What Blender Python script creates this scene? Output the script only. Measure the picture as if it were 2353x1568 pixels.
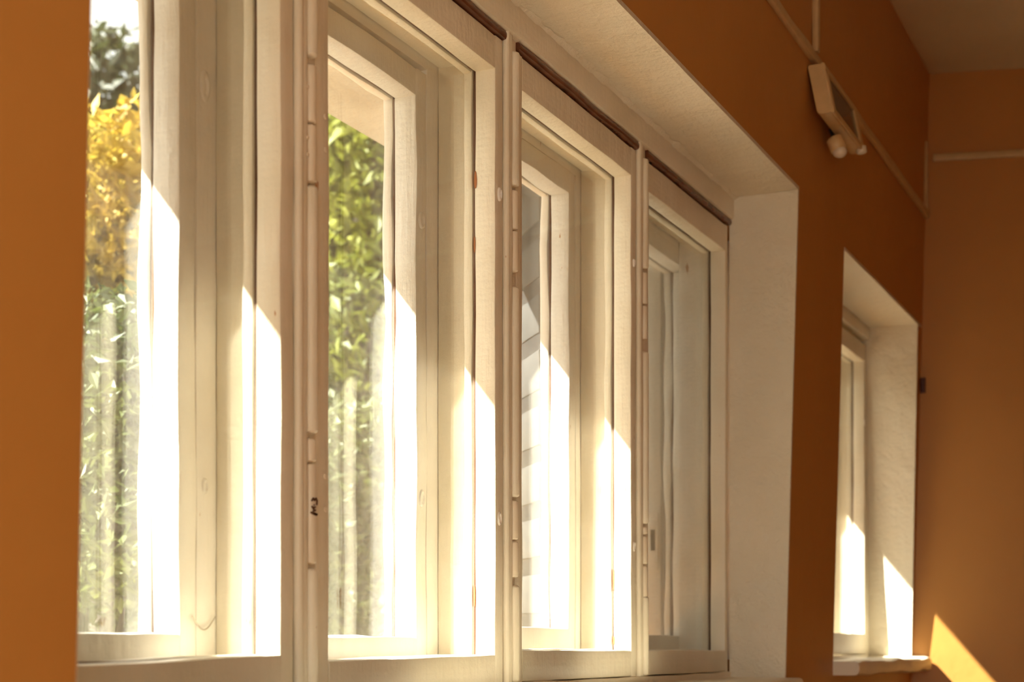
import bpy, bmesh, math, random
from mathutils import Vector, Matrix, noise

for o in list(bpy.data.objects):
    bpy.data.objects.remove(o, do_unlink=True)
SC = bpy.context.scene
COL = SC.collection
PI = math.pi

# ------------------------------------------------------------------ camera, sky, sun, exposure
YAW = math.radians(24.827)
cd = bpy.data.cameras.new('camera')
cam = bpy.data.objects.new('camera', cd); COL.objects.link(cam)
cam.location = (0, 0, 0)
cam.rotation_euler = (PI / 2, 0, YAW)
cd.sensor_width = 36.0
cd.lens = 36.0 * 3600 / 2353
cd.shift_y = 701.0 / 2353
cd.clip_start = 0.02
cd.dof.use_dof = True
cd.dof.focus_distance = 2.4
cd.dof.aperture_fstop = 5.6
SC.camera = cam

SUN_DIR = Vector((1.1, 1.0, -1.23 * 1.1)).normalized()      # the way the light travels
SUN_STRENGTH = 50.0
SKY_STRENGTH = 1.5
sl = bpy.data.lights.new('sun', 'SUN'); sl.energy = SUN_STRENGTH; sl.angle = math.radians(0.55)
sl.color = (1.0, 0.955, 0.88)
so = bpy.data.objects.new('sun', sl); COL.objects.link(so)
so.rotation_euler = SUN_DIR.to_track_quat('-Z', 'Y').to_euler()

w = bpy.data.worlds.new('sky'); SC.world = w; w.use_nodes = True
nt = w.node_tree; nt.nodes.clear()
sky = nt.nodes.new('ShaderNodeTexSky'); sky.sky_type = 'NISHITA'; sky.sun_disc = False
sky.sun_elevation = math.radians(36); sky.sun_rotation = math.atan2(-SUN_DIR.x, -SUN_DIR.y)
sky.air_density = 1.0; sky.dust_density = 2.5
hs = nt.nodes.new('ShaderNodeHueSaturation'); hs.inputs['Saturation'].default_value = 0.45
cl = nt.nodes.new('ShaderNodeTexNoise'); cl.inputs['Scale'].default_value = 2.6; cl.inputs['Detail'].default_value = 6
tc = nt.nodes.new('ShaderNodeTexCoord')
rmp = nt.nodes.new('ShaderNodeValToRGB')
rmp.color_ramp.elements[0].position = 0.42; rmp.color_ramp.elements[0].color = (0, 0, 0, 1)
rmp.color_ramp.elements[1].position = 0.60; rmp.color_ramp.elements[1].color = (1, 1, 1, 1)
mx = nt.nodes.new('ShaderNodeMix'); mx.data_type = 'RGBA'
mx.inputs['B'].default_value = (2.6, 2.5, 2.3, 1)
sc_ = nt.nodes.new('ShaderNodeMix'); sc_.data_type = 'RGBA'; sc_.blend_type = 'MULTIPLY'; sc_.inputs['Factor'].default_value = 1
sc_.inputs['B'].default_value = (0.30, 0.28, 0.245, 1)
bg = nt.nodes.new('ShaderNodeBackground'); bg.inputs['Strength'].default_value = SKY_STRENGTH
out = nt.nodes.new('ShaderNodeOutputWorld')
L = nt.links.new
L(tc.outputs['Generated'], cl.inputs['Vector']); L(cl.outputs['Fac'], rmp.inputs['Fac'])
L(sky.outputs['Color'], hs.inputs['Color']); L(hs.outputs['Color'], sc_.inputs['A'])
L(rmp.outputs['Color'], mx.inputs['Factor']); L(sc_.outputs['Result'], mx.inputs['A'])
L(mx.outputs['Result'], bg.inputs['Color']); L(bg.outputs['Background'], out.inputs['Surface'])

vs = SC.view_settings
SC.display_settings.display_device = 'sRGB'
vs.view_transform = 'Standard'; vs.look = 'None'; vs.gamma = 1.0; vs.use_curve_mapping = False
vs.exposure = 0.12
cy = SC.cycles
cy.use_denoising = True
cy.use_adaptive_sampling = True; cy.adaptive_threshold = 0.025
cy.max_bounces = 12; cy.diffuse_bounces = 6; cy.glossy_bounces = 5; cy.transmission_bounces = 8
cy.transparent_max_bounces = 40
cy.sample_clamp_indirect = 6.0
cy.caustics_reflective = False; cy.caustics_refractive = False

# ------------------------------------------------------------------ materials
def new_mat(name):
    m = bpy.data.materials.new(name); m.use_nodes = True
    return m, m.node_tree, m.node_tree.nodes['Principled BSDF']

def ramp(nt, fac, stops):
    r = nt.nodes.new('ShaderNodeValToRGB')
    e = r.color_ramp.elements
    while len(e) < len(stops): e.new(0.5)
    for k, (p, c) in enumerate(stops):
        e[k].position = p; e[k].color = (c[0], c[1], c[2], 1)
    nt.links.new(fac, r.inputs['Fac'])
    return r.outputs['Color']

def tex(nt, kind, scale, coord='Object', stretch=(1, 1, 1), rot=(0, 0, 0), **kw):
    c = nt.nodes.new('ShaderNodeTexCoord'); mp = nt.nodes.new('ShaderNodeMapping')
    mp.inputs['Scale'].default_value = stretch; mp.inputs['Rotation'].default_value = rot
    nt.links.new(c.outputs[coord], mp.inputs['Vector'])
    n = nt.nodes.new('ShaderNodeTex' + kind); n.inputs['Scale'].default_value = scale
    for k, v in kw.items():
        if k in n.inputs: n.inputs[k].default_value = v
    nt.links.new(mp.outputs['Vector'], n.inputs['Vector'])
    return n

def bump(nt, p, height, strength, dist=0.002, prev=None):
    b = nt.nodes.new('ShaderNodeBump'); b.inputs['Strength'].default_value = strength; b.inputs['Distance'].default_value = dist
    nt.links.new(height, b.inputs['Height'])
    if prev is not None: nt.links.new(prev, b.inputs['Normal'])
    if p is not None: nt.links.new(b.outputs['Normal'], p.inputs['Normal'])
    return b.outputs['Normal']

def paint(name, base, dark, rough=0.42, chips=True, strength=0.35):
    m, nt, p = new_mat(name)
    n1 = tex(nt, 'Noise', 7, Detail=5)
    col = ramp(nt, n1.outputs['Fac'], [(0.3, dark), (0.62, base)])
    if chips:
        n4 = tex(nt, 'Noise', 34, stretch=(1, 1, 0.28), Detail=4, Roughness=0.6)
        k = ramp(nt, n4.outputs['Fac'], [(0.715, (0, 0, 0)), (0.73, (1, 1, 1))])
        mixn = nt.nodes.new('ShaderNodeMix'); mixn.data_type = 'RGBA'
        nt.links.new(k, mixn.inputs['Factor']); nt.links.new(col, mixn.inputs['A'])
        mixn.inputs['B'].default_value = (0.42, 0.20, 0.07, 1)
        col = mixn.outputs['Result']
    nt.links.new(col, p.inputs['Base Color'])
    p.inputs['Roughness'].default_value = rough
    n2 = tex(nt, 'Noise', 60, stretch=(1, 1, 0.07), Detail=6, Roughness=0.65)      # brush strokes along the uprights
    b1 = bump(nt, None, n2.outputs['Fac'], strength, 0.0022)
    n3 = tex(nt, 'Noise', 26, Detail=5, Roughness=0.6)                               # lumps under the paint
    b2 = bump(nt, None, n3.outputs['Fac'], strength * 0.9, 0.004, b1)
    wv = nt.nodes.new('ShaderNodeTexWave'); wv.bands_direction = 'Z'                 # fine planing marks
    wv.inputs['Scale'].default_value = 34; wv.inputs['Distortion'].default_value = 1.2; wv.inputs['Detail'].default_value = 1
    c = nt.nodes.new('ShaderNodeTexCoord'); nt.links.new(c.outputs['Object'], wv.inputs['Vector'])
    bump(nt, p, wv.outputs['Fac'], 0.06, 0.001, b2)
    return m

M_CREAM = paint('cream_gloss_paint', (0.76, 0.69, 0.55), (0.68, 0.61, 0.46), strength=0.7)
M_WHITE = paint('old_white_paint', (0.80, 0.76, 0.69), (0.72, 0.67, 0.58), strength=0.8)
M_HINGE = paint('painted_iron', (0.76, 0.67, 0.52), (0.66, 0.56, 0.41), chips=False, strength=0.25)

def plaster(name, base, dark, rough=0.6, sc=18, st=0.5):
    m, nt, p = new_mat(name)
    n1 = tex(nt, 'Noise', 3.2, Detail=6)
    nt.links.new(ramp(nt, n1.outputs['Fac'], [(0.3, dark), (0.65, base)]), p.inputs['Base Color'])
    p.inputs['Roughness'].default_value = rough
    n2 = tex(nt, 'Noise', sc, Detail=8, Roughness=0.62)
    b1 = bump(nt, None, n2.outputs['Fac'], st, 0.008)
    n3 = tex(nt, 'Noise', sc * 6, Detail=4)
    bump(nt, p, n3.outputs['Fac'], st * 0.4, 0.003, b1)
    return m

M_REVEAL = plaster('white_plaster', (0.74, 0.68, 0.55), (0.68, 0.61, 0.47), 0.42, 24, 0.9)
M_ORANGE = plaster('orange_wall_paint', (0.51, 0.232, 0.052), (0.475, 0.212, 0.046), 0.5, 9, 0.25)
M_RENDER = plaster('outside_render', (0.62, 0.55, 0.44), (0.42, 0.36, 0.28), 0.85, 22, 0.8)
M_CEIL = plaster('ceiling_paint', (0.62, 0.50, 0.32), (0.58, 0.46, 0.29), 0.7, 5, 0.15)

def plain(name, base, rough=0.5, metal=0.0, sc=30, var=0.85, st=0.15):
    m, nt, p = new_mat(name)
    n1 = tex(nt, 'Noise', sc, Detail=4)
    nt.links.new(ramp(nt, n1.outputs['Fac'], [(0.3, tuple(c * var for c in base)), (0.7, base)]), p.inputs['Base Color'])
    p.inputs['Roughness'].default_value = rough; p.inputs['Metallic'].default_value = metal
    bump(nt, p, n1.outputs['Fac'], st, 0.002)
    return m

M_PLASTIC = plain('ivory_plastic', (0.62, 0.44, 0.22), 0.35)
M_LAMPBODY = plain('cream_lamp_casing', (0.66, 0.46, 0.22), 0.35)
M_LAMPGLASS = plain('dark_lamp_glass', (0.05, 0.03, 0.025), 0.12)
M_SENSOR = plain('sensor_lens', (0.75, 0.66, 0.5), 0.15)
M_INK = plain('brown_ink', (0.10, 0.035, 0.012), 0.7)
M_BARE = plain('bare_reddish_wood', (0.40, 0.15, 0.05), 0.8, sc=60)
M_PUTTY = plain('dark_old_putty', (0.13, 0.055, 0.024), 0.85, sc=40)
M_GREYWOOD = plain('weathered_grey_board', (0.055, 0.053, 0.050), 0.7, sc=14, var=0.75, st=0.4)
M_DARKWOOD = plain('dark_brown_batten', (0.010, 0.007, 0.005), 0.8, sc=14)
M_STEEL = plain('dull_steel', (0.45, 0.40, 0.32), 0.4, 0.7)
M_CLIP = plain('dark_brown_clip', (0.10, 0.03, 0.02), 0.5)
M_CABLE = plain('dark_cable', (0.02, 0.03, 0.03), 0.4)

def floor_mat():
    m, nt, p = new_mat('oak_floor')
    n = tex(nt, 'Noise', 5, stretch=(6, 0.6, 1), Detail=6)
    nt.links.new(ramp(nt, n.outputs['Fac'], [(0.3, (0.36, 0.17, 0.06)), (0.7, (0.43, 0.22, 0.08))]), p.inputs['Base Color'])
    p.inputs['Roughness'].default_value = 0.4
    return m
M_FLOOR = floor_mat()

def glass_mat(name, dust=0.02, wav=0.25):
    """thin old window pane: clear straight through, mirror by Fresnel, a little dust"""
    m = bpy.data.materials.new(name); m.use_nodes = True
    nt = m.node_tree; nt.nodes.clear(); Lk = nt.links.new
    geo = nt.nodes.new('ShaderNodeNewGeometry')
    ior = nt.nodes.new('ShaderNodeMix'); ior.data_type = 'FLOAT'
    ior.inputs['A'].default_value = 1.7; ior.inputs['B'].default_value = 1 / 1.7
    Lk(geo.outputs['Backfacing'], ior.inputs['Factor'])
    n = tex(nt, 'Noise', 9, stretch=(1, 1, 0.35), Detail=2)
    bm_ = nt.nodes.new('ShaderNodeBump'); bm_.inputs['Strength'].default_value = wav; bm_.inputs['Distance'].default_value = 0.004
    Lk(n.outputs['Fac'], bm_.inputs['Height'])
    fr = nt.nodes.new('ShaderNodeFresnel'); Lk(ior.outputs['Result'], fr.inputs['IOR'])
    tr = nt.nodes.new('ShaderNodeBsdfTransparent'); tr.inputs['Color'].default_value = (0.975, 0.985, 0.97, 1)
    gl = nt.nodes.new('ShaderNodeBsdfGlossy'); gl.inputs['Roughness'].default_value = 0.015
    Lk(bm_.outputs['Normal'], gl.inputs['Normal'])
    mx = nt.nodes.new('ShaderNodeMixShader'); Lk(fr.outputs['Fac'], mx.inputs['Fac'])
    Lk(tr.outputs['BSDF'], mx.inputs[1]); Lk(gl.outputs['BSDF'], mx.inputs[2])
    df = nt.nodes.new('ShaderNodeBsdfDiffuse'); df.inputs['Color'].default_value = (0.75, 0.70, 0.6, 1)
    d2 = nt.nodes.new('ShaderNodeBsdfTranslucent'); d2.inputs['Color'].default_value = (0.75, 0.70, 0.6, 1)
    dd = nt.nodes.new('ShaderNodeMixShader'); Lk(df.outputs['BSDF'], dd.inputs[1]); Lk(d2.outputs['BSDF'], dd.inputs[2])
    ns = tex(nt, 'Noise', 45, Detail=8, Roughness=0.75)
    mr = nt.nodes.new('ShaderNodeMapRange'); mr.inputs['From Min'].default_value = 0.35; mr.inputs['From Max'].default_value = 0.75
    mr.inputs['To Min'].default_value = dust * 0.3; mr.inputs['To Max'].default_value = dust * 2
    Lk(ns.outputs['Fac'], mr.inputs['Value'])
    m2 = nt.nodes.new('ShaderNodeMixShader'); Lk(mr.outputs['Result'], m2.inputs['Fac'])
    Lk(mx.outputs['Shader'], m2.inputs[1]); Lk(dd.outputs['Shader'], m2.inputs[2])
    o = nt.nodes.new('ShaderNodeOutputMaterial'); Lk(m2.outputs['Shader'], o.inputs['Surface'])
    return m
M_GLASS = glass_mat('old_window_glass', 0.010, 0.08)
M_GLASS_OUT = glass_mat('dusty_outer_glass', 0.015, 0.14)

def leaf_mat(name, c0, c1, c2):
    m, nt, p = new_mat(name)
    n = tex(nt, 'Noise', 2.3, Detail=4)
    nt.links.new(ramp(nt, n.outputs['Fac'], [(0.32, c0), (0.5, c1), (0.66, c2)]), p.inputs['Base Color'])
    p.inputs['Roughness'].default_value = 0.55
    tl = nt.nodes.new('ShaderNodeBsdfTranslucent')
    nt.links.new(nt.nodes['Color Ramp'].outputs['Color'], tl.inputs['Color'])
    mx = nt.nodes.new('ShaderNodeMixShader'); mx.inputs['Fac'].default_value = 0.35
    o = nt.nodes['Material Output']
    nt.links.new(p.outputs['BSDF'], mx.inputs[1]); nt.links.new(tl.outputs['BSDF'], mx.inputs[2]); nt.links.new(mx.outputs['Shader'], o.inputs['Surface'])
    return m
M_LEAF_GOLD = leaf_mat('golden_leaves', (0.2740, 0.1693, 0.0242), (0.4191, 0.2902, 0.0363), (0.4433, 0.4030, 0.0725))
M_LEAF_LIME = leaf_mat('lime_leaves', (0.0620, 0.0806, 0.0124), (0.1488, 0.1674, 0.0217), (0.2852, 0.2976, 0.0496))
M_LEAF_GREEN = leaf_mat('mid_green_leaves', (0.0310, 0.0465, 0.0112), (0.0620, 0.0806, 0.0186), (0.1054, 0.1240, 0.0279))
M_LEAF_DARK = leaf_mat('dark_green_leaves', (0.0186, 0.0248, 0.0074), (0.0341, 0.0434, 0.0124), (0.0620, 0.0682, 0.0186))
M_BARK = plain('bark', (0.05, 0.038, 0.026), 0.9, sc=18, var=0.5, st=0.8)
M_GRASS = plain('pale_gravel_ground', (0.27, 0.245, 0.205), 0.9, sc=6, var=0.75)
M_STONE = plain('grey_garden_wall', (0.34, 0.31, 0.27), 0.9, sc=8, var=0.7, st=0.6)

# ------------------------------------------------------------------ helpers
def setp(o, label=None, cat=None, kind=None, group=None):
    if label: o['label'] = label
    if cat: o['category'] = cat
    if kind: o['kind'] = kind
    if group: o['group'] = group
    return o

def empty(name, loc, parent=None):
    e = bpy.data.objects.new(name, None); COL.objects.link(e)
    e.empty_display_size = 0.05
    e.location = loc
    if parent is not None:
        e.parent = parent
        e.matrix_parent_inverse = Matrix.Translation(-world_loc(parent))
    return e

def world_loc(o):
    return Vector(o.location) if o else Vector((0, 0, 0))

def link(name, bm, mat, parent=None, smooth=True, angle=38):
    me = bpy.data.meshes.new(name)
    bmesh.ops.recalc_face_normals(bm, faces=bm.faces)
    bm.to_mesh(me); bm.free()
    me.materials.append(mat)
    if smooth:
        me.shade_smooth(); me.set_sharp_from_angle(angle=math.radians(angle))
    o = bpy.data.objects.new(name, me); COL.objects.link(o)
    if parent is not None:
        o.parent = parent
        o.matrix_parent_inverse = Matrix.Translation(-world_loc(parent)) if parent.type == 'EMPTY' else Matrix.Identity(4)
    return o

SEED = [0]
def bar_into(bm, axis, a, b, c, bev=0.003, wob=0.0006, seg=0.045, lean=None):
    """a square-edged painted length of wood: axis 'x','y','z'; a = range along it, b, c = ranges on the next two axes"""
    SEED[0] += 1
    sd = SEED[0] * 7.31
    a0, a1 = sorted(a); b0, b1 = sorted(b); c0, c1 = sorted(c)
    n = max(1, min(40, int((a1 - a0) / seg))) if wob > 0 else 1
    bev = min(bev, (b1 - b0) * 0.45, (c1 - c0) * 0.45)
    prof = []
    for (sx, sy, ang) in ((1, 1, 0), (-1, 1, 90), (-1, -1, 180), (1, -1, 270)):
        for k in range(3):
            t = math.radians(ang + 45 * k)
            prof.append((sx, sy, math.cos(t), math.sin(t)))
    rings = []
    for i in range(n + 1):
        s = a0 + (a1 - a0) * i / n
        d = [wob * 2 * noise.noise(Vector((s * 9, sd, k * 3.7))) for k in range(4)] if wob else [0] * 4
        B0, B1, C0, C1 = b0 + d[0], b1 + d[1], c0 + d[2], c1 + d[3]
        ring = []
        for (sx, sy, cx, sn) in prof:
            pb = (B1 - bev if sx > 0 else B0 + bev) + bev * cx
            pc = (C1 - bev if sy > 0 else C0 + bev) + bev * sn
            co = {'x': (s, pb, pc), 'y': (pc, s, pb), 'z': (pb, pc, s)}[axis]
            if lean: co = lean(co)
            ring.append(bm.verts.new(co))
        rings.append(ring)
    m = len(prof)
    for i in range(n):
        for j in range(m):
            bm.faces.new((rings[i][j], rings[i][(j + 1) % m], rings[i + 1][(j + 1) % m], rings[i + 1][j]))
    bm.faces.new(rings[0][::-1]); bm.faces.new(rings[-1])

def bar(name, axis, a, b, c, mat, parent=None, **kw):
    bm = bmesh.new(); bar_into(bm, axis, a, b, c, **kw)
    return link(name, bm, mat, parent)

def box_into(bm, x, y, z, f=None):
    vs_ = [bm.verts.new(f((X, Y, Z)) if f else (X, Y, Z)) for X in x for Y in y for Z in z]
    for q in ((0, 1, 3, 2), (4, 6, 7, 5), (0, 4, 5, 1), (2, 3, 7, 6), (0, 2, 6, 4), (1, 5, 7, 3)):
        bm.faces.new([vs_[k] for k in q])

def rod_into(bm, p, q, r0, r1=None, n=12, cap=0.0, rings=1):
    """a round rod from p to q, rounded ends when cap > 0"""
    p, q = Vector(p), Vector(q); r1 = r0 if r1 is None else r1
    ax = (q - p); ln = ax.length; ax.normalize()
    u = ax.orthogonal().normalized(); v = ax.cross(u)
    st = []
    if cap: st += [(0, r0 * 0.55), (cap * 0.4, r0 * 0.88)]
    st += [(cap + (ln - 2 * cap) * k / rings, r0 + (r1 - r0) * k / rings) for k in range(rings + 1)]
    if cap: st += [(ln - cap * 0.4, r1 * 0.88), (ln, r1 * 0.55)]
    rr = [[bm.verts.new(p + ax * s + (u * math.cos(2 * PI * k / n) + v * math.sin(2 * PI * k / n)) * r) for k in range(n)] for s, r in st]
    for i in range(len(rr) - 1):
        for k in range(n):
            bm.faces.new((rr[i][k], rr[i][(k + 1) % n], rr[i + 1][(k + 1) % n], rr[i + 1][k]))
    bm.faces.new(rr[0][::-1]); bm.faces.new(rr[-1])

def rod(name, p, q, r, mat, parent=None, **kw):
    bm = bmesh.new(); rod_into(bm, p, q, r, **kw)
    return link(name, bm, mat, parent, angle=50)

# ------------------------------------------------------------------ the room
CEIL_Z, FLOOR_Z, Y_FAR, Y_BACK, X_RIGHT = 1.70, -1.0, 4.738, -0.42, 6.0
X_OUT = -1.50
FAR_TILT = math.tan(math.radians(15))
def far_y(x): return Y_FAR + (x + 0.85) * FAR_TILT         # the end wall is not square to the window wall
def face_x(z): return -(0.876 - (z + 0.03) * 0.0272)           # the old wall leans a little
def w2_y(z): return 4.715 - (z + 0.06) * 0.0455                  # far jamb of the small window, out of plumb
def lean_room(co):
    x, y, z = co
    if abs(y - 4.715) < 1e-6: y = w2_y(z)
    return (face_x(z), y, z) if x > -0.9 else (x, y, z)

# openings of the window wall: y0, y1, z0, z1
OPEN = [(1.03, 3.29, -0.11, 0.972), (3.722, 4.715, -0.06, 0.943)]
# the hole for the outer half of a window is wider at its far end than the recess in the room
OUT_Y1 = [3.37, 4.7151]
bm = bmesh.new()
ys = sorted(zip(OPEN, OUT_Y1))
cur, cin = Y_BACK - 0.3, Y_BACK - 0.3
XM = -0.9995
for ((y0, y1, z0, z1), yo) in ys:
    box_into(bm, (XM, -0.85), (cin, y0), (FLOOR_Z - 0.25, CEIL_Z + 0.1), lean_room)
    box_into(bm, (X_OUT, XM), (cur, y0), (FLOOR_Z - 0.25, CEIL_Z + 0.1))
    for (xa, xb, ye) in ((XM, -0.85, y1), (X_OUT, XM, yo)):
        box_into(bm, (xa, xb), (y0, ye), (z1 + 0.008, CEIL_Z + 0.1), lean_room)
        box_into(bm, (xa, xb), (y0, ye), (FLOOR_Z - 0.25, z0), lean_room)
    cur, cin = yo, y1
box_into(bm, (XM, -0.85), (cin, Y_FAR + 0.3), (FLOOR_Z - 0.25, CEIL_Z + 0.1), lean_room)
box_into(bm, (X_OUT, XM), (cur, Y_FAR + 0.3), (FLOOR_Z - 0.25, CEIL_Z + 0.1))
wall_left = link('wall_left', bm, M_ORANGE, smooth=False)
setp(wall_left, 'orange painted window wall with deep white window recesses', 'wall', 'structure')

def lining(name, quads, mat, parent, n=14, wob=0.0015):
    """a thin coat of plaster over a quad, faintly uneven; quads are (p00, p10, p11, p01, thickness vector)"""
    bm = bmesh.new()
    for (p00, p10, p11, p01, th) in quads:
        p00, p10, p11, p01, th = map(Vector, (p00, p10, p11, p01, th))
        SEED[0] += 1
        g, h = [], []
        for i in range(n + 1):
            u = i / n; r1, r2 = [], []
            for j in range(5):
                v = j / 4
                p = p00 * (1 - u) * (1 - v) + p10 * u * (1 - v) + p11 * u * v + p01 * (1 - u) * v
                d = wob * noise.noise(Vector((p.x * 6, p.y * 6, p.z * 6 + SEED[0])))
                edge = 1.0
                r1.append(bm.verts.new(p + th * (1 + d / max(th.length, 1e-6)))); r2.append(bm.verts.new(p))
            g.append(r1); h.append(r2)
        for i in range(n):
            for j in range(4):
                bm.faces.new((g[i][j], g[i + 1][j], g[i + 1][j + 1], g[i][j + 1]))
                bm.faces.new((h[i][j], h[i][j + 1], h[i + 1][j + 1], h[i + 1][j]))
            for j, s in ((0, 1), (4, -1)):
                f = (g[i][j], h[i][j], h[i + 1][j], g[i + 1][j]); bm.faces.new(f if s > 0 else f[::-1])
        for i, s in ((0, 1), (n, -1)):
            for j in range(4):
                f = (g[i][j], g[i][j + 1], h[i][j + 1], h[i][j]); bm.faces.new(f if s > 0 else f[::-1])
    return link(name, bm, mat, parent)

for k, (y0, y1, z0, z1) in enumerate(OPEN):
    e = 0.0015
    t = 0.008
    xi = -0.999
    lining('plaster_soffit', [((xi, y0, z1 + t), (xi, y1, z1 + t), (face_x(z1) + e, y1, z1 + t), (face_x(z1) + e, y0, z1 + t), (0, 0, -t))], M_REVEAL, wall_left, n=40)
    for yy, s, ee in ((y0, 1, -0.006), (y1, -1, e)):
        yt, yb = (w2_y(z1), w2_y(z0)) if yy == 4.715 else (yy, yy)
        xj = -1.175 if yy == 4.715 else xi
        lining('plaster_jamb', [((xj, yb, z0), (face_x(z0) + ee, yb, z0), (face_x(z1) + ee, yt, z1), (xj, yt, z1), (0, s * t, 0))], M_REVEAL, wall_left)
    # outside of the opening: rendered soffit and jambs
    yo = OUT_Y1[k]
    lining('outer_soffit', [((X_OUT - e, y0, z1 + 0.008), (X_OUT - e, yo, z1 + 0.008), (-1.175, yo, z1 + 0.008), (-1.175, y0, z1 + 0.008), (0, 0, -0.008))], M_RENDER, wall_left, n=30)
    for yy, s in ((y0, 1), (yo, -1)):
        lining('outer_jamb', [((X_OUT - e, yy, z0), (-1.175, yy, z0), (-1.175, yy, z1), (X_OUT - e, yy, z1), (0, s * 0.01, 0))], M_RENDER, wall_left)
# outside coat of render
bm = bmesh.new()
cur = Y_BACK - 0.3
for ((y0, _y, z0, z1), y1) in ys:
    box_into(bm, (X_OUT - 0.004, X_OUT), (cur, y0), (FLOOR_Z - 0.25, CEIL_Z + 0.1))
    box_into(bm, (X_OUT - 0.004, X_OUT), (y0, y1), (z1, CEIL_Z + 0.1))
    box_into(bm, (X_OUT - 0.004, X_OUT), (y0, y1), (FLOOR_Z - 0.25, z0))
    cur = y1
box_into(bm, (X_OUT - 0.004, X_OUT), (cur, Y_FAR + 0.3), (FLOOR_Z - 0.25, CEIL_Z + 0.1))
link('render_coat', bm, M_RENDER, wall_left, smooth=False)

bm = bmesh.new(); box_into(bm, (-0.9, X_RIGHT + 0.25), (0, 0.3), (FLOOR_Z - 0.25, CEIL_Z + 0.1), lambda c: (c[0], far_y(c[0]) + c[1], c[2]))
setp(link('wall_far', bm, M_ORANGE, smooth=False), 'orange end wall catching a slanting patch of sunlight', 'wall', 'structure')
bm = bmesh.new(); box_into(bm, (X_RIGHT, X_RIGHT + 0.25), (Y_BACK - 0.3, Y_FAR + 2.3), (FLOOR_Z - 0.25, CEIL_Z + 0.1))
setp(link('wall_right', bm, M_ORANGE, smooth=False), 'orange wall facing the windows, out of view', 'wall', 'structure')
# back wall with a wide glazed opening added behind the camera to light the room
bm = bmesh.new()
BX0, BX1, BZ0, BZ1 = -0.7, 1.3, -0.92, 1.2
box_into(bm, (-0.85, BX0), (Y_BACK - 0.3, Y_BACK), (FLOOR_Z - 0.25, CEIL_Z + 0.1), lambda c: (face_x(c[2]), c[1], c[2]) if c[0] < -0.5 else c)
box_into(bm, (BX1, X_RIGHT), (Y_BACK - 0.3, Y_BACK), (FLOOR_Z - 0.25, CEIL_Z + 0.1))
box_into(bm, (BX0, BX1), (Y_BACK - 0.3, Y_BACK), (BZ1, CEIL_Z + 0.1))
box_into(bm, (BX0, BX1), (Y_BACK - 0.3, Y_BACK), (FLOOR_Z - 0.25, BZ0))
setp(link('wall_back', bm, M_ORANGE, smooth=False), 'orange wall behind the viewer with one wide window added for light', 'wall', 'structure')
bm = bmesh.new(); box_into(bm, (-0.9, X_RIGHT + 0.25), (Y_BACK - 0.3, Y_FAR + 2.3), (FLOOR_Z - 0.2, FLOOR_Z))
setp(link('floor', bm, M_FLOOR, smooth=False), 'warm oak floor below the window wall', 'floor', 'structure')
bm = bmesh.new(); box_into(bm, (-0.83, X_RIGHT + 0.25), (Y_BACK - 0.3, Y_FAR + 2.3), (CEIL_Z, CEIL_Z + 0.12))
setp(link('ceiling', bm, M_CEIL, smooth=False), 'pale cream ceiling above the orange walls', 'ceiling', 'structure')

# ------------------------------------------------------------------ double casement windows
X_F = -1.0            # front of the inner sashes
X_G = -1.0365         # inner glass
X_OF = -1.112         # front of the outer sashes
X_OG = -1.152         # outer glass

def sash(win, name, y0, y1, z0, z1, sl_, sr, rt, rb, xf, xg, xb, mat, glass, z0l=None, wob=0.0007, hinge_side=None):
    """one casement: opening y0..y1, z0..z1; widths of the left and right stile, top and bottom rail; xf front, xg glass, xb back"""
    e = empty(name, (xf, (y0 + y1) / 2, z0 - rb), win)
    g = 0.0024
    yl, yr, zb, zt = y0 - sl_, y1 + sr, z0 - rb, z1 + rt
    fr = (xf, xg + g)           # front of the rebate
    for (a, b) in ((yl, y0), (y1, yr)):
        bar('stile', 'z', (zb, zt), fr, (a, b), mat, e, wob=wob)
        bar('glazing_bead', 'z', (zb, zt), (xg - g, xb), (a, b), mat, e, wob=wob * 1.8)
    top = bar('rail', 'y', (y0 - 0.0004, y1 + 0.0004), (z1, zt), fr, mat, e, wob=wob)
    bot = bar('rail', 'y', (y0 - 0.0004, y1 + 0.0004), (zb, z0), fr, mat, e, wob=wob)
    b1 = bar('glazing_bead', 'y', (y0 - 0.0004, y1 + 0.0004), (z1 - 0.001, zt), (xg - g, xb), mat, e, wob=wob * 1.8)
    b2 = bar('glazing_bead', 'y', (y0 - 0.0004, y1 + 0.0004), (zb, z0 + 0.001), (xg - g, xb), mat, e, wob=wob * 1.8)
    for (a, b) in ((yl + 0.004, y0 - 0.003), (y1 + 0.003, yr - 0.004)):      # dark old putty at the bottom of the glazing groove
        bar('putty_line', 'z', (zb + 0.004, zt - 0.004), (xg - g - 0.001, xg + g + 0.001), (a, b), M_PUTTY, e, wob=0)
    for (a, b) in ((zb + 0.004, z0 - 0.005), (z1 + 0.003, zt - 0.004)):
        bar('putty_line', 'y', (y0 - 0.004, y1 + 0.004), (a, b), (xg - g - 0.001, xg + g + 0.001), M_PUTTY, e, wob=0)
    if z0l is not None:         # bottom rail sags towards its left end
        for o in (bot, b2):
            for v in o.data.vertices:
                if v.co.z > (zb + z0) / 2: v.co.z += (z0l - z0) * (y1 - v.co.y) / (y1 - y0)
    bm = bmesh.new(); box_into(bm, (xg - 0.0012, xg + 0.0012), (y0 - 0.008, y1 + 0.008), (z0 - 0.01, z1 + 0.008))
    link('glass_pane', bm, glass, e, smooth=False)
    return e

def screw(y, z, x, parent, r=0.0032):
    bm = bmesh.new(); rod_into(bm, (x - 0.001, y, z), (x + 0.0012, y, z), r, n=10, cap=0.0006)
    return link('screw_head', bm, M_HINGE, parent, angle=50)

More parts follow.
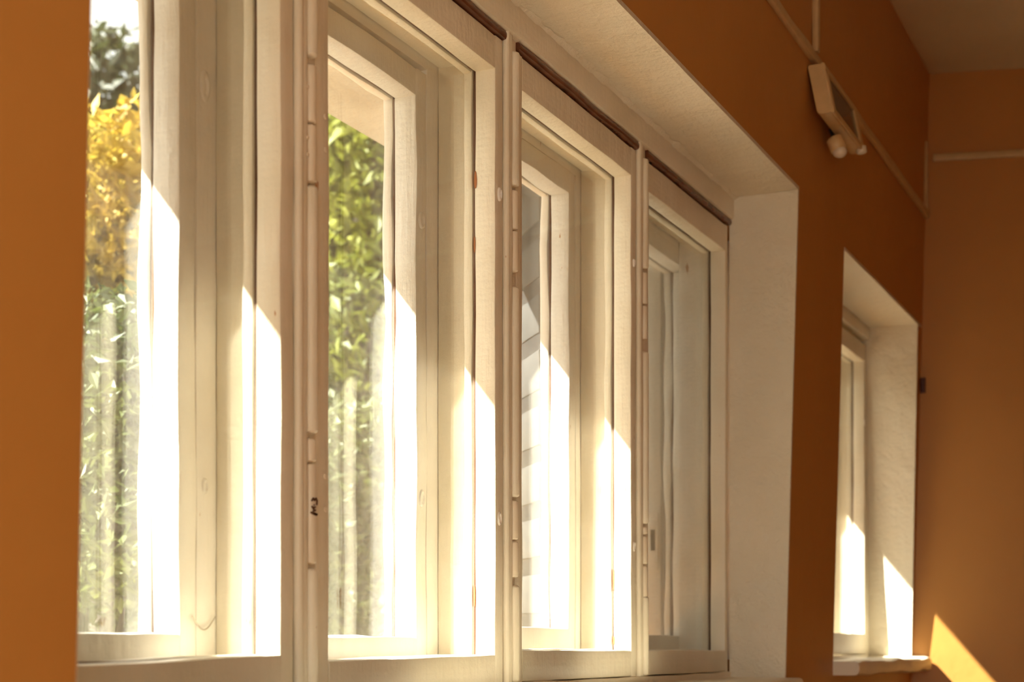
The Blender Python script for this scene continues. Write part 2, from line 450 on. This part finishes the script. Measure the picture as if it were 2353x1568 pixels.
def plug(y, z, x, parent, sy=0.006, sz=0.011):
    """painted-over bolt plug: a raised oval ring with a hollow"""
    bm = bmesh.new(); n = 16
    prof = [(1.0, -0.001), (0.92, 0.002), (0.7, 0.0028), (0.5, 0.001), (0.3, -0.0022)]
    rr = [[bm.verts.new((x + h, y + sy * s * math.cos(2 * PI * k / n), z + sz * s * math.sin(2 * PI * k / n))) for k in range(n)] for s, h in prof]
    for i in range(len(rr) - 1):
        for k in range(n): bm.faces.new((rr[i][k], rr[i][(k + 1) % n], rr[i + 1][(k + 1) % n], rr[i + 1][k]))
    bm.faces.new(rr[-1])
    return link('bolt_plug', bm, M_WHITE, parent, angle=60)

def knuckles(y, zs, x, r, parent):
    """a lift-off hinge: knuckle barrels between the z values, and a pin collar"""
    for (a, b) in zip(zs, zs[1:]):
        rod('hinge_knuckle', (x, y, a + 0.0012), (x, y, b - 0.0012), r, M_HINGE, parent, n=14, cap=0.0025, rings=4)

# ---- window 1: four lights
W1 = empty('window_1', (X_F, 2.16, -0.068))
setp(W1, 'wide old cream window of four double casements in a row', 'window', 'structure')
LY = [1.062, 1.6335, 2.2007, 2.770]
RY = [1.5267, 2.1022, 2.6771, 3.257]
Z0R = [-0.0105, -0.013, -0.008, -0.009]
Z0L = [-0.021, -0.018, -0.006, -0.008]
ZT = [0.853, 0.859, 0.857, 0.852]
Z_SASHTOP, Z_HEAD, Z_TOP = 0.908, 0.924, 0.974
inner = []
for k in range(4):
    sl_ = 0.0297 if k else 0.03
    sr = 0.0280 if k < 3 else 0.018
    inner.append(sash(W1, 'inner_sash', LY[k], RY[k], Z0R[k], ZT[k], sl_, sr, Z_SASHTOP - ZT[k], 0.045 + Z0R[k] + 0.0105, X_F, X_G, -1.053, M_CREAM, M_GLASS, Z0L[k]))
# fixed frame: head, sill rail, posts with their half-round beads
bm = bmesh.new(); bar_into(bm, 'y', (1.03, 3.283), (Z_HEAD, Z_TOP), (-0.988, -1.165), bev=0.007, wob=0.0012)
link('frame_head', bm, M_CREAM, W1)
M_GROOVE = plain('shaded_brown_varnish', (0.17, 0.055, 0.022), 0.25, sc=25, var=0.5, st=0.4)  # brown varnish with the shade under the head put into its colour
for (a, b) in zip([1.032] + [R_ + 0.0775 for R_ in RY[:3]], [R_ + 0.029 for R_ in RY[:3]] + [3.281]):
    setp(bar('groove_shade_strip', 'y', (a, b), (0.911, Z_HEAD + 0.001), (-0.9935, -1.047), M_GROOVE, W1, bev=0.005, wob=0.0012), 'dark red-brown strip standing for the shaded gap under the frame head')
bar('frame_head_lining', 'y', (1.03, 3.283), (0.885, Z_HEAD + 0.001), (-1.050, -1.11), M_CREAM, W1)
bar('frame_bottom_rail', 'y', (1.03, 3.283), (-0.11, -0.0565), (-0.996, -1.165), M_CREAM, W1, wob=0.0012)
bar('box_floor', 'y', (1.03, 3.362), (-0.058, -0.022), (-1.055, -1.11), M_WHITE, W1)
bar('box_side', 'z', (-0.03, 0.90), (-1.001, -1.112), (3.3605, 3.3695), M_WHITE, W1)
bar('box_side', 'z', (-0.03, 0.90), (-1.056, -1.112), (3.276, 3.281), M_WHITE, W1)
for k in range(3):
    R = RY[k]
    post = bar('frame_post', 'z', (-0.057, Z_HEAD + 0.004), (-1.0, -1.112), (R + 0.0298, R + 0.0765), M_CREAM, W1, wob=0.0004)
    rod('post_bead', (-0.9985, R + 0.0346, -0.056), (-0.9985, R + 0.0346, Z_HEAD + 0.003), 0.0062, M_CREAM, W1, n=14, rings=24)
    bar('post_strip', 'z', (-0.056, Z_HEAD + 0.002), (-0.9945, -1.0), (R + 0.0405, R + 0.0500), M_CREAM, W1, bev=0.0015, wob=0.0004)
    yh = R + 0.0590
    for (a, b) in ((-0.055, 0.092), (0.252 if k == 0 else 0.226, 0.545), (0.698, 0.902)):
        rod('hinge_bead', (-0.9965, yh, a), (-0.9965, yh, b), 0.0088, M_CREAM, W1, n=14, cap=0.004, rings=14)
    zs_hi = (0.548, 0.619, 0.690) if k == 0 else (0.567, 0.631, 0.693)
    zs_lo = (0.096, 0.217, 0.247) if k == 0 else ((0.103, 0.160, 0.222) if k == 1 else (0.085, 0.150, 0.205, 0.222))
    knuckles(yh, zs_hi, -0.9975, 0.0076, inner[k + 1]); knuckles(yh, zs_lo, -0.9975, 0.0076, inner[k + 1])
for z in (0.640, 0.600, 0.205, 0.165): screw(1.624, z, X_F, inner[1])
for z in (0.66, 0.60, 0.58): screw(1.5755, z, -0.9945, W1, 0.0022)
plug(2.1165, 0.675, X_F, inner[1]); plug(2.1150, 0.190, X_F, inner[1]); plug(2.6905, 0.182, X_F, inner[2], 0.005, 0.01)
plug(2.6905, 0.70, X_F, inner[2], 0.004, 0.008)

# handwriting on the lower hinge of the second casement: "1", a scrawl, "3", reading upwards
def stroke_into(bm, pts, wd, x):
    for (p, q) in zip(pts, pts[1:]):
        p, q = Vector(p), Vector(q); d = (q - p); n_ = Vector((-d.y, d.x)).normalized() * wd; d.normalize(); d *= wd * 0.5
        c = [p - d + n_, q + d + n_, q + d - n_, p - d - n_]
        fr = [bm.verts.new((x + 0.0006, a.x, a.y)) for a in c]; bk = [bm.verts.new((x - 0.0010, a.x, a.y)) for a in c]
        bm.faces.new(fr); bm.faces.new(bk[::-1])
        for i in range(4): bm.faces.new((fr[i], bk[i], bk[(i + 1) % 4], fr[(i + 1) % 4]))
def ink(pts, wd):
    # crop units -> metres on the hinge barrel
    y0, z0 = RY[0] + 0.0556, 0.1645
    return [(y0 + (px - 475) * 0.0000375, z0 + (800 - pz) * 0.0000232) for px, pz in pts], wd
bm = bmesh.new()
for pts, wd in (((330, 500), (420, 370), (490, 470), (575, 350), (640, 480), (620, 680)), 0.0008), (((470, 690), (475, 720)), 0.0006), \
               (((340, 800), (420, 900), (460, 820), (540, 810)), 0.0007), (((450, 830), (450, 960), (540, 970), (420, 1040)), 0.0007), \
               (((290, 1110), (400, 1140), (640, 1170)), 0.0010), (((450, 1150), (600, 1190)), 0.0014):
    p_, w_ = ink(pts, wd); stroke_into(bm, p_, w_, -0.9893)
setp(link('ink_marking', bm, M_INK, inner[1], smooth=False), 'dark brown handwritten one, scrawl and three')
# bare patch where paint has come off the bead of the second casement
def chip(y, z, x, dy, dz, parent, axis='y'):
    bm = bmesh.new(); n = 12; SEED[0] += 1
    c0 = []
    for k in range(n):
        t = 2 * PI * k / n; r = 1 + 0.35 * noise.noise(Vector((math.cos(t) * 2, math.sin(t) * 2, SEED[0])))
        c0.append((dy * r * math.cos(t), dz * r * math.sin(t)))
    def P(a, b, h): return (x + a, y - h, z + b) if axis == 'y' else (x + h, y + a, z + b)
    f = [bm.verts.new(P(a, b, 0.0007)) for a, b in c0]; g = [bm.verts.new(P(a, b, -0.001)) for a, b in c0]
    bm.faces.new(f); bm.faces.new(g[::-1])
    for k in range(n): bm.faces.new((f[k], g[k], g[(k + 1) % n], f[(k + 1) % n]))
    return setp(link('paint_chip', bm, M_BARE, parent, smooth=False), 'bare reddish wood where the paint has flaked')
chip(2.1022, 0.697, -1.0325, 0.0022, 0.013, inner[1]); chip(2.1022, 0.60, -1.0342, 0.0009, 0.012, inner[1]); chip(2.1022, 0.075, -1.0340, 0.001, 0.016, inner[1])
chip(2.6771, 0.12, -1.0338, 0.001, 0.02, inner[2]); chip(2.6771, 0.01, -1.0335, 0.0014, 0.008, inner[2])

# outer sashes
OR = [1.485, 2.064, 2.653, 3.345]
OL = [1.085, 1.630, 2.205, 2.800]
OZT = [0.823, 0.824, 0.832, 0.838]
OZ0 = [0.014, 0.012, 0.032, 0.022]
outer = []
for k in range(4):
    outer.append(sash(W1, 'outer_sash', OL[k], OR[k], OZ0[k], OZT[k], 0.033, 0.033 if k < 3 else 0.012, 0.04, 0.030 + OZ0[k], X_OF, X_OG, -1.170, M_WHITE, M_GLASS_OUT, wob=0.0014))
bm = bmesh.new()
bar('outer_frame_head', 'y', (1.03, 3.362), (0.872, Z_HEAD - 0.001), (-1.1125, -1.175), M_WHITE, W1)
bar('outer_frame_sill', 'y', (1.03, 3.362), (-0.11, -0.020), (-1.1125, -1.185), M_WHITE, W1)
for k in range(3):
    bar('outer_frame_post', 'z', (-0.02, 0.874), (-1.1125, -1.18), (OR[k] + 0.0345, OL[k + 1] - 0.0345), M_WHITE, W1)
bar('outer_frame_post', 'z', (-0.02, 0.874), (-1.1125, -1.18), (1.03, OL[0] - 0.0345), M_WHITE, W1)
plug(OR[1] + 0.016, 0.64, X_OF, outer[1], 0.009, 0.013); plug(OR[1] + 0.016, 0.222, X_OF, outer[1], 0.009, 0.014)
plug(OR[0] + 0.05, 0.665, -1.1125, W1, 0.009, 0.02); plug(OR[0] + 0.05, 0.19, -1.1125, W1, 0.006, 0.01)
# stay hook on the first outer frame post: a bent wire
bm = bmesh.new()
pts = [(-1.108, 1.505 + 0.045 * t, 0.035 - 0.016 * math.sin(PI * t)) for t in [i / 8 for i in range(9)]]
for p, q in zip(pts, pts[1:]): rod_into(bm, p, q, 0.0008, n=6)
link('wire_stay', bm, M_STEEL, W1)
# jamb board with a lock keep outside the fourth light
bar('shutter_jamb', 'z', (-0.06, 0.86), (-1.178, -1.226), (3.343, 3.3595), M_WHITE, W1)
keep = bar('lock_keep', 'z', (0.17, 0.30), (-1.183, -1.211), (3.339, 3.3435), M_WHITE, W1, bev=0.0015)
bar('keep_slot', 'z', (0.215, 0.262), (-1.190, -1.200), (3.3375, 3.3393), M_DARKWOOD, keep, wob=0)
# window board
def board(name, y, x, z, mat, parent, drop=0.0):
    bm = bmesh.new(); bar_into(bm, 'y', y, z, x, bev=0.009, wob=0.0022, seg=0.06)
    return link(name, bm, mat, parent)
board('window_sill', (1.034, 3.285), (-0.836, -1.02), (-0.110, -0.069), M_CREAM, W1)
# ragged plaster edge where the soffit meets the head
bm = bmesh.new(); N = 150
ra, rb = [], []
for i in range(N + 1):
    y = 1.04 + 2.24 * i / N
    j = abs(noise.noise(Vector((y * 38, 0.3, 0)))) * 0.018 + abs(noise.noise(Vector((y * 9, 4.3, 0)))) * 0.006
    ra.append(bm.verts.new((-0.9995 + 0.014 + j, y, 0.9715))); rb.append(bm.verts.new((-0.992, y, 0.9665 - 0.35 * j)))
for i in range(N): bm.faces.new((ra[i], ra[i + 1], rb[i + 1], rb[i]))
ex = bmesh.ops.extrude_face_region(bm, geom=list(bm.faces))
for v in [g for g in ex['geom'] if isinstance(g, bmesh.types.BMVert)]: v.co += Vector((-0.008, 0, 0.004))
link('plaster_edge', bm, M_REVEAL, wall_left)

# ---- window 2: two lights
W2 = empty('window_2', (X_F, 4.2, -0.03))
setp(W2, 'small cream casement window deep in its recess by the end wall', 'window', 'structure')
def plain_window(W, y0, y1, z0, z1, n, zs0, zs1, ztop):
    bar('frame_head', 'y', (y0 + .002, y1 - .008), (zs1 + 0.066, ztop), (-0.988, -1.165), M_CREAM, W, bev=0.005)
    bar('frame_bottom_rail', 'y', (y0 + .002, y1 - .008), (z0, zs0 - 0.062), (-0.995, -1.165), M_CREAM, W)
    wd = (y1 - y0 - 0.04) / n
    for k in range(n):
        a, b = y0 + 0.02 + wd * k, y0 + 0.02 + wd * (k + 1)
        last = k == n - 1
        sash(W, 'inner_sash', a + 0.045, b - (0.025 if last else 0.045), zs0, zs1, 0.03, 0.03 if not last else 0.018, 0.05, 0.06, X_F, X_G, -1.053, M_CREAM, M_GLASS)
        sash(W, 'outer_sash', a + 0.055, b - 0.060, zs0 + 0.02, zs1 - 0.03, 0.033, 0.033, 0.04, 0.06, X_OF, X_OG, -1.170, M_WHITE, M_GLASS_OUT)
        if k: bar('frame_post', 'z', (zs0 - 0.06, zs1 + 0.06), (-0.997, -1.112), (a - 0.013, a + 0.013), M_CREAM, W)
        if last: bar('frame_post', 'z', (z0, ztop - 0.004), (-0.999, -1.165), (b - 0.0055, y1 + 0.02), M_CREAM, W)
    bar('outer_frame_head', 'y', (y0 + .002, y1 - .008), (zs1 + 0.012, zs1 + 0.066), (-1.1125, -1.175), M_WHITE, W)
    bar('outer_frame_sill', 'y', (y0 + .002, y1 - .008), (z0, zs0 - 0.041), (-1.1125, -1.185), M_WHITE, W)
plain_window(W2, 3.722, 4.692, -0.06, 0.943, 2, 0.036, 0.842, 0.945)
def slab():
    """thick worn window board, its nosing bowed and its near end cut at a slant"""
    bm = bmesh.new(); bar_into(bm, 'y', (3.724, 4.733), (-0.072, -0.0345), (-0.815, -1.02), bev=0.012, wob=0.004, seg=0.05)
    return link('window_sill', bm, M_CREAM, W2)
slab()
plug(4.645, 0.66, X_F, W2, 0.006, 0.01); 

# ---- window 3: unseen, added behind the viewer to bring in fill light
W3 = empty('added_window', ((BX0 + BX1) / 2, Y_BACK - 0.1, BZ0)); setp(W3, 'wide plain window, unseen, added behind the viewer for fill light', 'window', 'structure')
for x in (BX0 + 0.03, (BX0 + BX1) / 2, BX1 - 0.03): bar('frame_post', 'z', (BZ0, BZ1), (x - 0.03, x + 0.03), (Y_BACK - 0.16, Y_BACK - 0.1), M_CREAM, W3, wob=0)
for z in (BZ0 + 0.03, BZ1 - 0.03): bar('frame_rail', 'x', (BX0, BX1), (Y_BACK - 0.16, Y_BACK - 0.1), (z - 0.03, z + 0.03), M_CREAM, W3, wob=0)
bm = bmesh.new(); box_into(bm, (BX0 + .02, BX1 - .02), (Y_BACK - 0.132, Y_BACK - 0.128), (BZ0 + .02, BZ1 - .02)); link('glass_pane', bm, M_GLASS, W3, smooth=False)

# ------------------------------------------------------------------ open shutter outside
SH = empty('window_shutter', (-1.21, 2.735, -0.05))
setp(SH, 'grey boarded shutter folded outward beyond the third window light', 'shutter')
SA, SBB = Vector((-1.212, 2.742)), Vector((-1.505, 3.085))
sd_ = (SBB - SA); SLEN = sd_.length; sd_.normalize(); sn_ = Vector((sd_.y, -sd_.x))
if sn_.y > 0: sn_ = -sn_
def sh(co):                     # (along the leaf, out of its face, z)
    p = SA + sd_ * co[0] - sn_ * co[1]
    return (p.x, p.y, co[2])
def sbar(name, axis, a, b, c, mat, **kw):
    bm = bmesh.new(); bar_into(bm, axis, a, b, c, lean=sh, **kw); return link(name, bm, mat, SH)
z = -0.045
while z < 0.88:
    sbar('board', 'x', (0, SLEN), (0.0, 0.015), (z, min(z + 0.076, 0.957)), M_GREYWOOD, bev=0.004, wob=0.0012)
    z += 0.1075
sbar('backing_panel', 'x', (0.001, SLEN - 0.001), (0.003, 0.015), (-0.05, 0.955), M_DARKWOOD, wob=0)
for x in (0.002, SLEN - 0.047): sbar('batten', 'z', (-0.05, 0.95), (x, x + 0.045), (0.015, 0.030), M_DARKWOOD)
# ------------------------------------------------------------------ trunking, floodlight
def trunk(name, label, segs):
    e = empty(name, segs[0][1]); setp(e, label, 'trunking')
    for (axis, c, a, b_, d) in segs:
        if axis == 'y':
            bar('channel', 'y', a, (c[2] - b_ / 2, c[2] + b_ / 2), (c[0], c[0] + d), M_PLASTIC, e, bev=0.003, wob=0.0012, seg=0.12)
        elif axis == 'z':
            bar('channel', 'z', a, (c[0], c[0] + d), (c[1] - b_ / 2, c[1] + b_ / 2), M_PLASTIC, e, bev=0.003, wob=0.001, seg=0.12)
        else:
            bar('channel', 'x', a, (c[1] - d, c[1]), (c[2] - b_ / 2, c[2] + b_ / 2), M_PLASTIC, e, bev=0.003, wob=0.001, seg=0.15)
    return e
xw = face_x(1.28)
trunk('cable_trunking', 'thin level cable trunking along the window wall behind the floodlight', [('y', (xw - 0.001, 2.6, 1.280), (2.2, 4.735), 0.021, 0.013)])
trunk('cable_trunking', 'short upright cable trunking from the floodlight up to the ceiling', [('z', (face_x(1.5) - 0.004, 3.372, 1.5), (1.292, 1.70), 0.020, 0.014)])
e = empty('cable_trunking', (-0.82, Y_FAR, 1.448)); setp(e, 'level cable trunking across the orange end wall near the ceiling', 'trunking')
bm = bmesh.new(); bar_into(bm, 'x', (face_x(1.45) + 0.02, 2.0), (-0.012, 0.001), (1.438, 1.458), bev=0.003, wob=0.001, seg=0.15, lean=lambda c: (c[0], far_y(c[0]) + c[1], c[2]))
link('channel', bm, M_PLASTIC, e)
trunk('cable_trunking', 'short upright cable trunking in the corner of the end wall', [('z', (face_x(1.4) - 0.003, Y_FAR - 0.018, 1.4), (1.27, 1.49), 0.020, 0.012)])

FL = empty('floodlight', (-0.84, 3.45, 1.2))
setp(FL, 'small square cream floodlight with sensor mounted high on the window wall', 'light')
def tilt(co):
    x, y, z = co
    return (x + (1.255 - z) * 0.20, y, z)
FY0, FY1, FZ0, FZ1 = 3.330, 3.640, 1.142, 1.252
xo = -0.812
bm = bmesh.new(); bar_into(bm, 'y', (FY0 + 0.001, FY1 - 0.001), (FZ0 + 0.002, FZ1 - 0.001), (xo - 0.028, xo + 0.002), bev=0.005, wob=0, lean=tilt); link('casing', bm, M_LAMPBODY, FL)
bz = 0.016
for (a, b) in ((FZ0, FZ0 + bz), (FZ1 - bz, FZ1)):
    bm = bmesh.new(); bar_into(bm, 'y', (FY0, FY1), (a, b), (xo + 0.0005, xo + 0.009), bev=0.003, wob=0, lean=tilt); link('bezel', bm, M_LAMPBODY, FL)
for (a, b) in ((FY0, FY0 + 0.03), (FY1 - 0.03, FY1)):
    bm = bmesh.new(); bar_into(bm, 'z', (FZ0 + bz - 0.001, FZ1 - bz + 0.001), (xo + 0.0005, xo + 0.0085), (a, b), bev=0.003, wob=0, lean=tilt); link('bezel', bm, M_LAMPBODY, FL)
bm = bmesh.new(); box_into(bm, (xo + 0.0015, xo + 0.0035), (FY0 + 0.028, FY1 - 0.028), (FZ0 + bz - 0.001, FZ1 - bz + 0.001), tilt); link('front_glass', bm, M_LAMPGLASS, FL, smooth=False)
bar('bracket', 'z', (1.19, 1.262), (face_x(1.2) - 0.001, xo - 0.012), (3.44, 3.49), M_LAMPBODY, FL, bev=0.003, wob=0)
rod('sensor_neck', (-0.825, 3.50, 1.165), (-0.812, 3.50, 1.130), 0.010, M_CABLE, FL, n=10)
rod('sensor_head', (-0.812, 3.455, 1.128), (-0.800, 3.455, 1.098), 0.018, M_LAMPBODY, FL, n=16, cap=0.003)
bm = bmesh.new(); bmesh.ops.create_uvsphere(bm, u_segments=14, v_segments=8, radius=0.0165)
for v in bm.verts: v.co = Vector((v.co.x - 0.7985, v.co.y + 3.455, v.co.z * 0.8 + 1.095))
link('sensor_lens', bm, M_SENSOR, FL)
rod('end_cap', (-0.786, 3.615, 1.152), (-0.784, 3.615, 1.135), 0.012, M_SENSOR, FL, n=12, cap=0.002)
cc = empty('cable_clip', (-0.845, Y_FAR - 0.012, 0.76)); setp(cc, 'tiny dark clip in the corner above the small window', 'clip')
bm = bmesh.new(); bar_into(bm, 'z', (0.752, 0.795), (-0.853, -0.838), (Y_FAR - 0.016, Y_FAR + 0.001), bev=0.005, wob=0); link('clip_body', bm, M_CLIP, cc)

# ------------------------------------------------------------------ garden
bm = bmesh.new(); box_into(bm, (-40, X_OUT), (-15, 45), (-1.35, -1.25))
setp(link('ground', bm, M_GRASS, smooth=False), 'pale gravel yard under the garden trees outside the windows', 'ground', 'structure')
gw = empty('garden_wall', (-9, 11, -1.25)); setp(gw, 'low grey garden wall under the trees outside', 'wall')
def gwall(t): return Vector((-13.5 + 9.5 * t, 8.0 + 9.0 * t, 0))
p, q = gwall(0), gwall(1); d = (q - p).normalized(); nn = Vector((-d.y, d.x, 0)) * 0.12
bm = bmesh.new()
def quadbox(bm, p, q, nn, z0, z1):
    c = [p + nn, q + nn, q - nn, p - nn]
    lo = [bm.verts.new((v.x, v.y, z0)) for v in c]; hi = [bm.verts.new((v.x, v.y, z1)) for v in c]
    bm.faces.new(lo[::-1]); bm.faces.new(hi)
    for i in range(4): bm.faces.new((lo[i], lo[(i + 1) % 4], hi[(i + 1) % 4], hi[i]))
quadbox(bm, p, q, nn, -1.3, 0.42); link('wall_body', bm, M_STONE, gw, smooth=False)
bm = bmesh.new(); quadbox(bm, p, q, nn * 1.4, 0.42, 0.50); link('coping', bm, M_STONE, gw, smooth=False)

def tree(name, label, cat, base, h, clusters, mat, nleaf, size, seed, trunk_r=0.09, group=None):
    rnd = random.Random(seed)
    base = Vector(base)
    e = empty(name, base); setp(e, label, cat, group=group)
    bm = bmesh.new()
    top = base + Vector((rnd.uniform(-.2, .2), rnd.uniform(-.2, .2), h * 0.62))
    mid = base + (top - base) * 0.5 + Vector((rnd.uniform(-.1, .1), rnd.uniform(-.1, .1), 0))
    rod_into(bm, base, mid, trunk_r, trunk_r * 0.75, n=10); rod_into(bm, mid - (mid - base) * 0.02, top, trunk_r * 0.75, trunk_r * 0.45, n=10)
    link('trunk', bm, M_BARK, e)
    cen = []
    for (dx, dy, dz, rx, rz) in clusters: cen.append((base + Vector((dx, dy, dz)), rx, rz))
    for (c, rx, rz) in cen:
        bm = bmesh.new(); s = base + (top - base) * rnd.uniform(0.45, 0.95)
        m = s.lerp(c, 0.5) + Vector((0, 0, -0.1)); rod_into(bm, s, m, trunk_r * 0.4, trunk_r * 0.3, n=7); rod_into(bm, m, c, trunk_r * 0.3, trunk_r * 0.12, n=7)
        link('branch', bm, M_BARK, e)
    verts, faces = [], []
    tot = sum(rx * rx * rz for _, rx, rz in cen)
    for (c, rx, rz) in cen:
        for _ in range(int(nleaf * rx * rx * rz / tot)):
            while True:
                v = Vector((rnd.uniform(-1, 1), rnd.uniform(-1, 1), rnd.uniform(-1, 1)))
                if 0.15 < v.length < 1 and rnd.random() < v.length + 0.1 and noise.noise(c + v * 2.1) > -0.28: break
            p = c + Vector((v.x * rx, v.y * rx, v.z * rz))
            nrm = Vector((rnd.gauss(0, 1), rnd.gauss(0, 1), rnd.gauss(0.5, 1))).normalized()
            u = nrm.orthogonal().normalized(); w_ = nrm.cross(u); a = rnd.uniform(0, 2 * PI)
            uu = (u * math.cos(a) + w_ * math.sin(a)) * size * rnd.uniform(0.6, 1.25); vv = nrm.cross(uu) * 0.42
            i = len(verts)
            verts += [p - uu, p + vv + nrm * size * 0.12, p + uu, p - vv + nrm * size * 0.12]
            faces += [(i, i + 1, i + 2), (i, i + 2, i + 3)]
    me = bpy.data.meshes.new('crown'); me.from_pydata([tuple(v) for v in verts], [], faces); me.materials.append(mat)
    o = bpy.data.objects.new('crown', me); COL.objects.link(o); o.parent = e; o.matrix_parent_inverse = Matrix.Translation(-base); o['kind'] = 'stuff'
    return e

def blob(r, rz, z, n, seed, spread):
    rnd = random.Random(seed)
    return [(rnd.uniform(-spread, spread), rnd.uniform(-spread, spread), z + rnd.uniform(-rz, rz) * 0.9, r * rnd.uniform(0.7, 1.15), r * rnd.uniform(0.6, 0.95)) for _ in range(n)]
def at(az, dist): return (-dist * math.sin(math.radians(az)), dist * math.cos(math.radians(az)), -1.25)
G = 'trees and shrubs in the garden'
tree('autumn_tree', 'golden autumn tree seen through the first window light', 'tree', at(39.8, 5.8), 3.8, blob(0.40, 0.42, 2.58, 10, 3, 0.42), M_LEAF_GOLD, 15000, 0.036, 11, group=G)
tree('dark_tree', 'tall dark green tree behind the golden autumn tree', 'tree', at(39.0, 11.5), 6.0, blob(0.72, 1.75, 3.35, 12, 5, 0.85), M_LEAF_DARK, 15000, 0.08, 12, group=G)
tree('green_shrub', 'low mid green shrub under the golden autumn tree', 'shrub', at(39.4, 4.2), 2.0, blob(0.34, 0.45, 1.6, 11, 7, 0.28), M_LEAF_GREEN, 16000, 0.026, 13, 0.03, group=G)
tree('yellow_shrub', 'yellow-green shrub low in the first window light', 'shrub', at(40.8, 8.2), 2.6, blob(0.42, 0.5, 1.8, 9, 9, 0.4), M_LEAF_LIME, 12000, 0.04, 14, 0.05, group=G)
tree('lime_tree', 'olive tree with lime leaf tips in the second window light', 'tree', at(31.0, 7.6), 4.6, blob(0.55, 0.75, 3.2, 10, 15, 0.5), M_LEAF_LIME, 14000, 0.05, 15, group=G)
tree('dark_tree', 'tall dark green tree behind the olive tree with lime tips', 'tree', at(30.5, 14.0), 7.0, blob(1.0, 2.2, 3.9, 14, 17, 0.95), M_LEAF_DARK, 16000, 0.09, 16, group=G)
tree('green_shrub', 'dense dull green shrub below the olive tree with lime tips', 'shrub', at(31.2, 5.2), 2.3, blob(0.36, 0.5, 1.6, 12, 19, 0.3), M_LEAF_GREEN, 18000, 0.028, 17, 0.04, group=G)
# beyond the frame of the photograph the garden goes on
tree('dark_tree', 'tall dark tree between the golden and the olive tree', 'tree', at(35.0, 17.5), 7.0, blob(1.0, 1.9, 3.9, 11, 23, 0.9), M_LEAF_DARK, 9000, 0.11, 18, group=G)
tree('lime_tree', 'pale green tree further along past the olive tree', 'tree', at(24.0, 10.5), 5.0, blob(0.7, 1.1, 3.2, 9, 29, 0.6), M_LEAF_GREEN, 7000, 0.07, 19, group=G)
